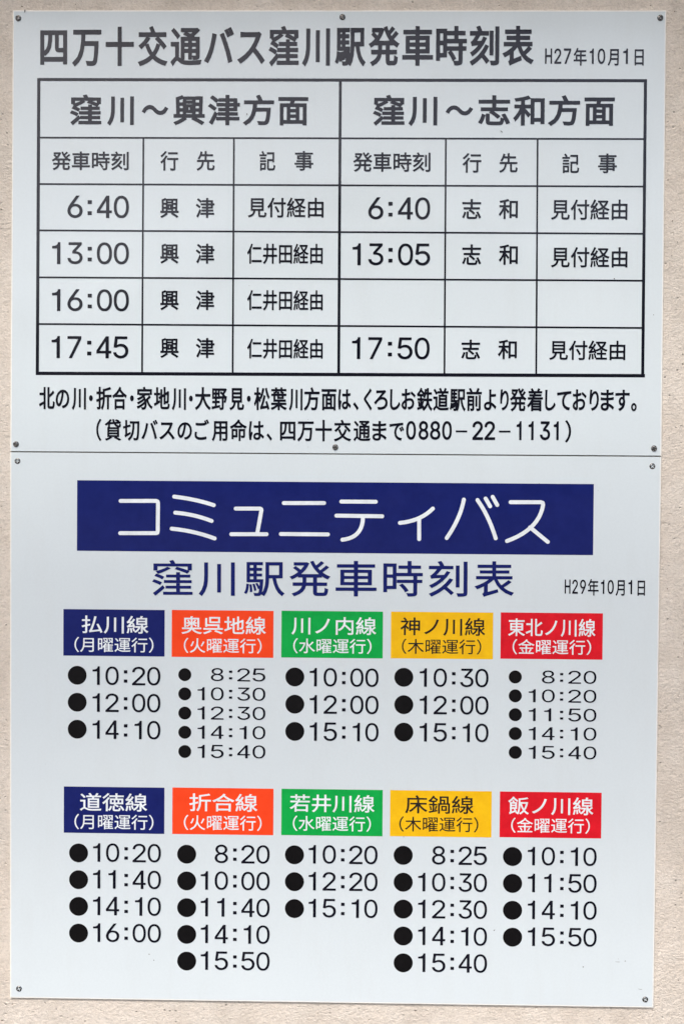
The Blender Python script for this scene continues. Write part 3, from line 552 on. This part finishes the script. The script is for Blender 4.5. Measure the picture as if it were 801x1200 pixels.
def contours(F, xs, ys):
    """closed iso lines of F at 0 (inside positive) on a grid"""
    ny, nx = F.shape; s = F > 0
    code = s[:-1, :-1]*1+s[:-1, 1:]*2+s[1:, 1:]*4+s[1:, :-1]*8
    js, is_ = np.nonzero((code > 0) & (code < 15))
    def H(j, i):
        t = F[j, i]/(F[j, i]-F[j, i+1]); return (xs[i]+t*(xs[i+1]-xs[i]), ys[j])
    def V(j, i):
        t = F[j, i]/(F[j, i]-F[j+1, i]); return (xs[i], ys[j]+t*(ys[j+1]-ys[j]))
    tab = {1: [(3, 0)], 2: [(0, 1)], 3: [(3, 1)], 4: [(1, 2)], 5: [(3, 2), (1, 0)], 6: [(0, 2)], 7: [(3, 2)], 8: [(2, 3)], 9: [(2, 0)],
           10: [(0, 3), (2, 1)], 11: [(2, 1)], 12: [(1, 3)], 13: [(1, 0)], 14: [(0, 3)]}
    nxt, pt = {}, {}
    for j, i in zip(js.tolist(), is_.tolist()):
        ed = [(0, j, i), (1, j, i+1), (0, j+1, i), (1, j, i)]
        for a, b_ in tab[int(code[j, i])]:
            nxt[ed[a]] = ed[b_]
            for e in (ed[a], ed[b_]):
                if e not in pt: pt[e] = H(e[1], e[2]) if e[0] == 0 else V(e[1], e[2])
    out = []
    while nxt:
        k0 = next(iter(nxt)); lp = []; k = k0
        while k in nxt: lp.append(pt[k]); k = nxt.pop(k)
        if len(lp) > 3: out.append(np.array(lp))
    return out
def fill(loops, tol=.035):
    pl = []
    for q in loops:
        h = len(q)//2
        r = np.vstack([rdp(q[:h+1], tol)[:-1], rdp(np.vstack([q[h:], q[:1]]), tol)[:-1]])
        if len(r) > 2: pl.append(r)
    if not pl: return np.zeros((0, 2)), []
    area = [abs(np.sum(r[:, 0]*np.roll(r[:, 1], -1)-r[:, 1]*np.roll(r[:, 0], -1)))/2 for r in pl]
    def within(i, j): return area[i] < area[j] and inside(pl[i][:1]+1e-4, pl[j], np.roll(pl[j], -1, 0))[0]
    ups = [[j for j in range(len(pl)) if j != i and within(i, j)] for i in range(len(pl))]
    V, F = [], []; k = 0
    for i in range(len(pl)):
        if len(ups[i]) % 2: continue                       # a hole
        grp = [pl[i]]+[pl[j] for j in range(len(pl)) if len(ups[j]) == len(ups[i])+1 and i in ups[j]]
        tris = tessellate_polygon([[Vector((x, y, 0)) for x, y in r] for r in grp])
        V += grp; F += [tuple(q+k for q in t) for t in tris]; k += sum(map(len, grp))
    return np.vstack(V), F
CACHE = {}
def glyph(ch, sx, sy, g):
    """glyph mesh in mm with its strokes grown by g mm, origin at the ink's lower left"""
    key = (ch, round(sx, 1), round(sy, 1), g)
    if key in CACHE: return CACHE[key]
    loops = DG[ch] if ch in DG else GL[ch]
    mn, mx = ink(loops); S = np.array([sx, sy])
    A = np.vstack([(l_-mn)*S for l_ in loops]); Bv = np.vstack([(np.roll(l_, -1, 0)-mn)*S for l_ in loops])
    size = (mx-mn)*S; st = max(.30, min(.42, max(size)/110)); pad = abs(g)+2*st
    xs = np.arange(-pad, size[0]+pad+st, st); ys = np.arange(-pad, size[1]+pad+st, st)
    X, Y = np.meshgrid(xs+1e-5, ys+1e-5); P = np.c_[X.ravel(), Y.ravel()]
    d_, dm = loop_dist(P, [(l_-mn)*S for l_ in loops]); ins = inside(P, A, Bv)
    F = (np.where(ins, d_, -dm)+g).reshape(X.shape); F[np.abs(F) < 1e-6] = 1e-6
    CACHE[key] = fill(contours(F, xs, ys))
    return CACHE[key]
def stroke_mesh(lines, r, st=.35):
    A = np.vstack([np.array(l_[:-1]) for l_ in lines]); Bv = np.vstack([np.array(l_[1:]) for l_ in lines])
    al = np.vstack([A, Bv]); mn = al.min(0)-r-1; mx = al.max(0)+r+1
    xs = np.arange(mn[0], mx[0], st); ys = np.arange(mn[1], mx[1], st); X, Y = np.meshgrid(xs, ys)
    F = (r-seg_dist(np.c_[X.ravel(), Y.ravel()], A, Bv)).reshape(X.shape); F[np.abs(F) < 1e-6] = 1e-6
    return fill(contours(F, xs, ys), .03)

PUNCT = set('（）・。、－～ノ-くのしゅ')
def text_mesh(text, W, H, g, boxes, dig):
    """line of lettering in mm, x from 0 to W, y centred on 0 (up positive)"""
    ref = [c for c in text if c not in DG and c not in PUNCT]
    if ref:
        lo = min(ink(GL[c])[0][1] for c in ref); hi = max(ink(GL[c])[1][1] for c in ref)
        sy = (H-2*g)/(hi-lo); base = -H/2+g-lo*sy
    else: sy = base = 0
    n_ = len(text)
    if boxes is None:
        l0 = ink(GL[text[0]])[0][0]; r1_ = ink(GL[text[-1]])[1][0]
        sx0 = (W-2*g)/((n_-1)+r1_-l0)
    V, Fc = [], []
    for i, ch in enumerate(text):
        isd = ch in DG; mn, mx = ink(DG[ch] if isd else GL[ch])
        if isd:
            y0, y1 = H/2-H*dig[1], H/2-H*dig[0]; gsy = (y1-y0-2*g); yb = y0+g
        else: gsy = sy; yb = base+mn[1]*sy
        if boxes is None: gsx = sx0; x0 = g+(i+mn[0]-l0)*sx0
        else:
            a, b_ = boxes[i]; gsx = (b_-a-2*g)/(mx[0]-mn[0]); x0 = a+g
        if ch in ':-': gg = 0.; gsx = (b_-a)/(mx[0]-mn[0]); x0 = a; yb = y0-g+mn[1]*(gsy+2*g)
        else: gg = g
        vs_, fs = glyph(ch, gsx, gsy, gg)
        k = len(V); rnd_x = round(gsx, 1)
        for x, y in vs_: V.append((x0+x, yb+y))
        Fc += [tuple(q+k for q in f) for f in fs]
    return V, Fc

# ------------------------------------------------------------------ ground, hills, wall and eave
o = mesh_obj('ground', [(-900, -900, 0), (900, -900, 0), (900, 60, 0), (-900, 60, 0)], [(0, 1, 2, 3)], 'pavement'); o['kind'] = 'structure'
hv, hf = [], []
NX, NY = 70, 10
for j in range(NY):
    for i in range(NX):
        x = -800+1600*i/(NX-1); y = -320-40*j; t = j/(NY-1)
        r = 1+.22*math.sin(x*.011+1)+.13*math.sin(x*.027+2.2)+.05*math.sin(x*.09+j)
        hv.append((x, y, -1+math.sin(t*math.pi/2)*150*r+random.uniform(-2, 2)*(j > 0)))
for j in range(NY-1):
    for i in range(NX-1):
        k = j*NX+i; hf.append((k, k+1, k+NX+1, k+NX))
o = mesh_obj('hills', hv, hf, 'wood_hill'); o['kind'] = 'structure'

wall = thing('stucco_wall', 'rough beige stucco wall that both white timetable signs are screwed to', 'wall', (0, 0, 0))
def box(name, x0, x1, y0, y1, z0, z1, mat, parent):
    v = [(x, y, z) for x in (x0, x1) for y in (y0, y1) for z in (z0, z1)]
    f = [(0, 1, 3, 2), (4, 6, 7, 5), (0, 4, 5, 1), (2, 3, 7, 6), (0, 2, 6, 4), (1, 5, 7, 3)]
    return mesh_obj(name, v, f, mat, parent)
box('wall_face', -4, 4, 0, .25, -.05, 3.9, 'stucco', wall)
EAVE_Z, EAVE_OUT = 3.66, 1.22
box('roof_eave', -4.3, 4.3, -EAVE_OUT, -.002, EAVE_Z, EAVE_Z+.14, 'eave', wall)
box('added_beam', -4.2, 4.2, -1.2, -1.12, 2.68, 2.90, 'eave', wall)  # unseen beam, added to give the glossy print a dark reflected band
for x in (-4.1, 4.02): box('added_hanger', x, x+.08, -1.2, -1.12, 2.90, EAVE_Z, 'eave', wall)  # added only to carry the unseen beam

# ------------------------------------------------------------------ signs
def make_panel(root, ul, ur, v0, v1, joint):
    """sheet with a small rolled edge; ul, ur = (top, bottom) of its left and right edge, hardly out of square;
    joint = -1/1: the bottom/top edge that butts on the other sheet, cut square and coloured dark to stand for shade in the gap"""
    bx, bz = root.location.x, root.location.z
    nx, nz = 25, 17; verts, faces, fm = [], [], []
    e = .0018; je = .0003
    z1, z0 = XZ(0, v0)[1], XZ(0, v1)[1]
    for j in range(nz):
        t = 1-j/(nz-1)
        x0, x1 = XZ(ul[0]+(ul[1]-ul[0])*t, 0)[0], XZ(ur[0]+(ur[1]-ur[0])*t, 0)[0]
        for i in range(nx):
            x = x0+e+(x1-x0-2*e)*i/(nx-1); eb, et = (je if joint == -1 else e), (je if joint == 1 else e); z = z0+eb+(z1-z0-eb-et)*j/(nz-1); verts.append((x-bx, Y_FACE, z-bz))
    for j in range(nz-1):
        for i in range(nx-1):
            k = j*nx+i; faces.append((k, k+1, k+nx+1, k+nx)); fm.append(0)
    ring = [i for i in range(nx)]+[j*nx+nx-1 for j in range(1, nz)]+[(nz-1)*nx+i for i in range(nx-2, -1, -1)]+[j*nx for j in range(nz-2, 0, -1)]
    prev = ring
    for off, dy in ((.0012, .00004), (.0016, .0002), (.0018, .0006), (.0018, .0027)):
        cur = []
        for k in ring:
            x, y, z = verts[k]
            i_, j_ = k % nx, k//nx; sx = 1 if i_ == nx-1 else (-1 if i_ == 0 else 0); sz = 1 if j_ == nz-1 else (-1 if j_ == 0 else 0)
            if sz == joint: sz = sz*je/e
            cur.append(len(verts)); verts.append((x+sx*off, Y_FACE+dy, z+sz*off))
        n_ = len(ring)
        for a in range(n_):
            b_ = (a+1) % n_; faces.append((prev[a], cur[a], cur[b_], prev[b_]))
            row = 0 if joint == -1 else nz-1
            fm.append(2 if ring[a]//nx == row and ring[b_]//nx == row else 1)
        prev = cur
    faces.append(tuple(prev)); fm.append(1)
    return mesh_obj('panel', verts, faces, ['sheet', 'edge', 'shade_tone'], root, fm=fm)

GRP = 'white bus timetable signs screwed to the wall'
upper = thing('timetable_sign', 'upper white sign with a large black-ruled bus departure table and black lettering', 'sign', (0, 0, XZ(0, 609)[1]), GRP)
lower = thing('timetable_sign', 'lower white sign with a navy banner and ten coloured route blocks over black dotted times', 'sign', (0, 0, XZ(0, 1377)[1]), GRP)
SIGN = {'upper': upper, 'lower': lower}
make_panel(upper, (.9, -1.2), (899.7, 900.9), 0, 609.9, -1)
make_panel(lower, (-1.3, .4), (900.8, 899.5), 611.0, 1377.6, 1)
def place(root, u, v, layer):
    x, z = XZ(u, v); return (x-root.location.x, Y_FACE-.00012*layer, z-root.location.z)

def quad(name, root, u0, v0, u1, v1, mat, layer, parent=None):
    cu, cv = (u0+u1)/2, (v0+v1)/2; a, b_ = (u1-u0)/2000, (v1-v0)/2000
    return mesh_obj(name, [(-a, 0, -b_), (a, 0, -b_), (a, 0, b_), (-a, 0, b_)], [(0, 1, 2, 3)], mat, parent or root, place(root, cu, cv, layer))

# table ruling of the upper sign
lay = 1
for nm, u0, v0, u1, v1, th in TABLE_LINES:
    L_ = math.hypot(u1-u0, v1-v0)/2000; h_ = th/2000
    ang = math.atan2(v1-v0, u1-u0)
    lay_k = 1+.12*TABLE_LINES.index((nm, u0, v0, u1, v1, th))
    if nm == 'table_border' and abs(v1-v0) < 20: L_ += .0
    mesh_obj(nm, [(-L_, 0, -h_), (L_, 0, -h_), (L_, 0, h_), (-L_, 0, h_)], [(0, 1, 2, 3)], 'ink', upper, place(upper, (u0+u1)/2, (v0+v1)/2, lay_k), ang)

# coloured blocks and banner of the lower sign
SAY = {'navy': 'navy blue', 'orange': 'orange-red', 'green': 'green', 'yellow': 'amber yellow', 'red': 'crimson red'}
blk = []
for i, (colr, nm, u0, v0, u1, v1) in enumerate(BLOCKS):
    o = quad('route_block', lower, u0, v0, u1, v1, colr, 1)
    o['label'] = '%s heading block lettered %s' % (SAY[colr], nm); blk.append(o)
ban = quad('banner', lower, *[BANNER[k] for k in (0, 1, 2, 3)], 'navy', 1)
ban['label'] = 'navy blue banner with rounded white katakana'
bl = ban.location
for ch, lines in BANNER_STROKES:
    vs_, fs = stroke_mesh(lines, 2.72)
    c = (vs_.min(0)+vs_.max(0))/2
    V = [((x-c[0])/1000, 0, -(y-c[1])/1000) for x, y in vs_]
    p = Vector(place(lower, c[0], c[1], 2))-bl
    mesh_obj('banner_letter', V, fix_up(fs, V), 'white_print', ban, p)

# lettering
for name, text, ua, va, ub, vb, H, mat, g, par, boxes, dig in TEXT:
    root = upper if par == 'upper' else lower
    V2, F2 = text_mesh(text, ub-ua, H, g, boxes, dig)
    V = [((x-(ub-ua)/2)/1000, 0, y/1000) for x, y in V2]
    ang = math.atan2(vb-va, ub-ua)
    if isinstance(par, int):
        p = Vector(place(lower, (ua+ub)/2, (va+vb)/2, 2))-blk[par].location; pa = blk[par]
    else: p = place(root, (ua+ub)/2, (va+vb)/2, 3.2); pa = root
    mesh_obj(name, V, fix_up(F2, V), mat, pa, p, ang)

# bullets: one disc mesh per size, shared
disc = {}
for u, v, r in BULLETS:
    if r not in disc:
        n_ = 40; V = [(math.cos(2*math.pi*k/n_)*r/1000, 0, math.sin(2*math.pi*k/n_)*r/1000) for k in range(n_)]
        o = mesh_obj('bullet', V, fix_up([tuple(range(n_))], V), 'bullet', lower, place(lower, u, v, 1)); disc[r] = o
    else:
        o = disc[r].copy(); COL.objects.link(o); o.parent = lower; o.location = place(lower, u, v, 1)

# screws: pan heads with a cross recess
def screw_mesh(R_, hgt, rec):
    nr, na = 16, 64; V = [(0, -hgt+rec, 0)]; F = []
    for i in range(1, nr+1):
        t = i/nr; r = R_*t
        for k in range(na):
            a = 2*math.pi*k/na; x, z = r*math.cos(a), r*math.sin(a)
            y = -hgt*math.sqrt(max(0, 1-t**2.6))
            dx, dz = abs(x), abs(z); q = R_*.15; ln = R_*.6
            s1 = max(0, 1-max(0, dx-q)/(R_*.07))*max(0, 1-max(0, dz-ln)/(R_*.1)); s2 = max(0, 1-max(0, dz-q)/(R_*.07))*max(0, 1-max(0, dx-ln)/(R_*.1))
            V.append((x, y+rec*max(s1, s2), z))
    for k in range(na):
        F.append((0, 1+k, 1+(k+1) % na))
        for i in range(nr-1):
            a = 1+i*na+k; b_ = 1+i*na+(k+1) % na; F.append((a, a+na, b_+na, b_))
    return V, F
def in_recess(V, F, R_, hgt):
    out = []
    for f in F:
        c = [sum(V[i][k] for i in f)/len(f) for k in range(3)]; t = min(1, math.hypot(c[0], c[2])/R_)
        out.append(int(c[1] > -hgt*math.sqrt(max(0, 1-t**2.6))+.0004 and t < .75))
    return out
for who, u, v, ang in SCREWS:
    root = SIGN[who]
    R_, hg, rc = (.0042, .0024, .0016) if who == 'upper' else (.0041, .0013, .0019)
    V, F = screw_mesh(R_, hg, rc)
    o = mesh_obj('screw', V, [tuple(reversed(f)) for f in F], 'steel', root, place(root, u, v, 0), math.radians(ang), smooth=True)
    if who == 'lower': o.data.materials.append(M['shade_tone']); o.data.polygons.foreach_set('material_index', in_recess(V, F, R_, hg))  # cross recess coloured dark to stand for its shade

# scuffs and specks seen on the sheets
for who, u, v, a, b_, ang in MARKS:
    root = SIGN[who]; n_ = 11
    V = []
    for k in range(n_):
        t = 2*math.pi*k/n_; q = random.uniform(.65, 1.15); V.append((math.cos(t)*a*q/1000, 0, math.sin(t)*b_*q/1000))
    mesh_obj('scuff_mark', V, fix_up([tuple(range(n_))], V), 'scuff', root, place(root, u, v, 4.2), math.radians(ang))

# dark nicks in the stucco beside the sheets
for u, v, a, b_, ang in WALL_MARKS:
    x, z = XZ(u, v); n_ = 11; V = []
    for k in range(n_):
        t = 2*math.pi*k/n_; q = random.uniform(.55, 1.2); V.append((math.cos(t)*a*q/1000, 0, math.sin(t)*b_*q/1000))
    mesh_obj('nick', V, fix_up([tuple(range(n_))], V), 'nick', wall, (x, -.0003, z), math.radians(ang))
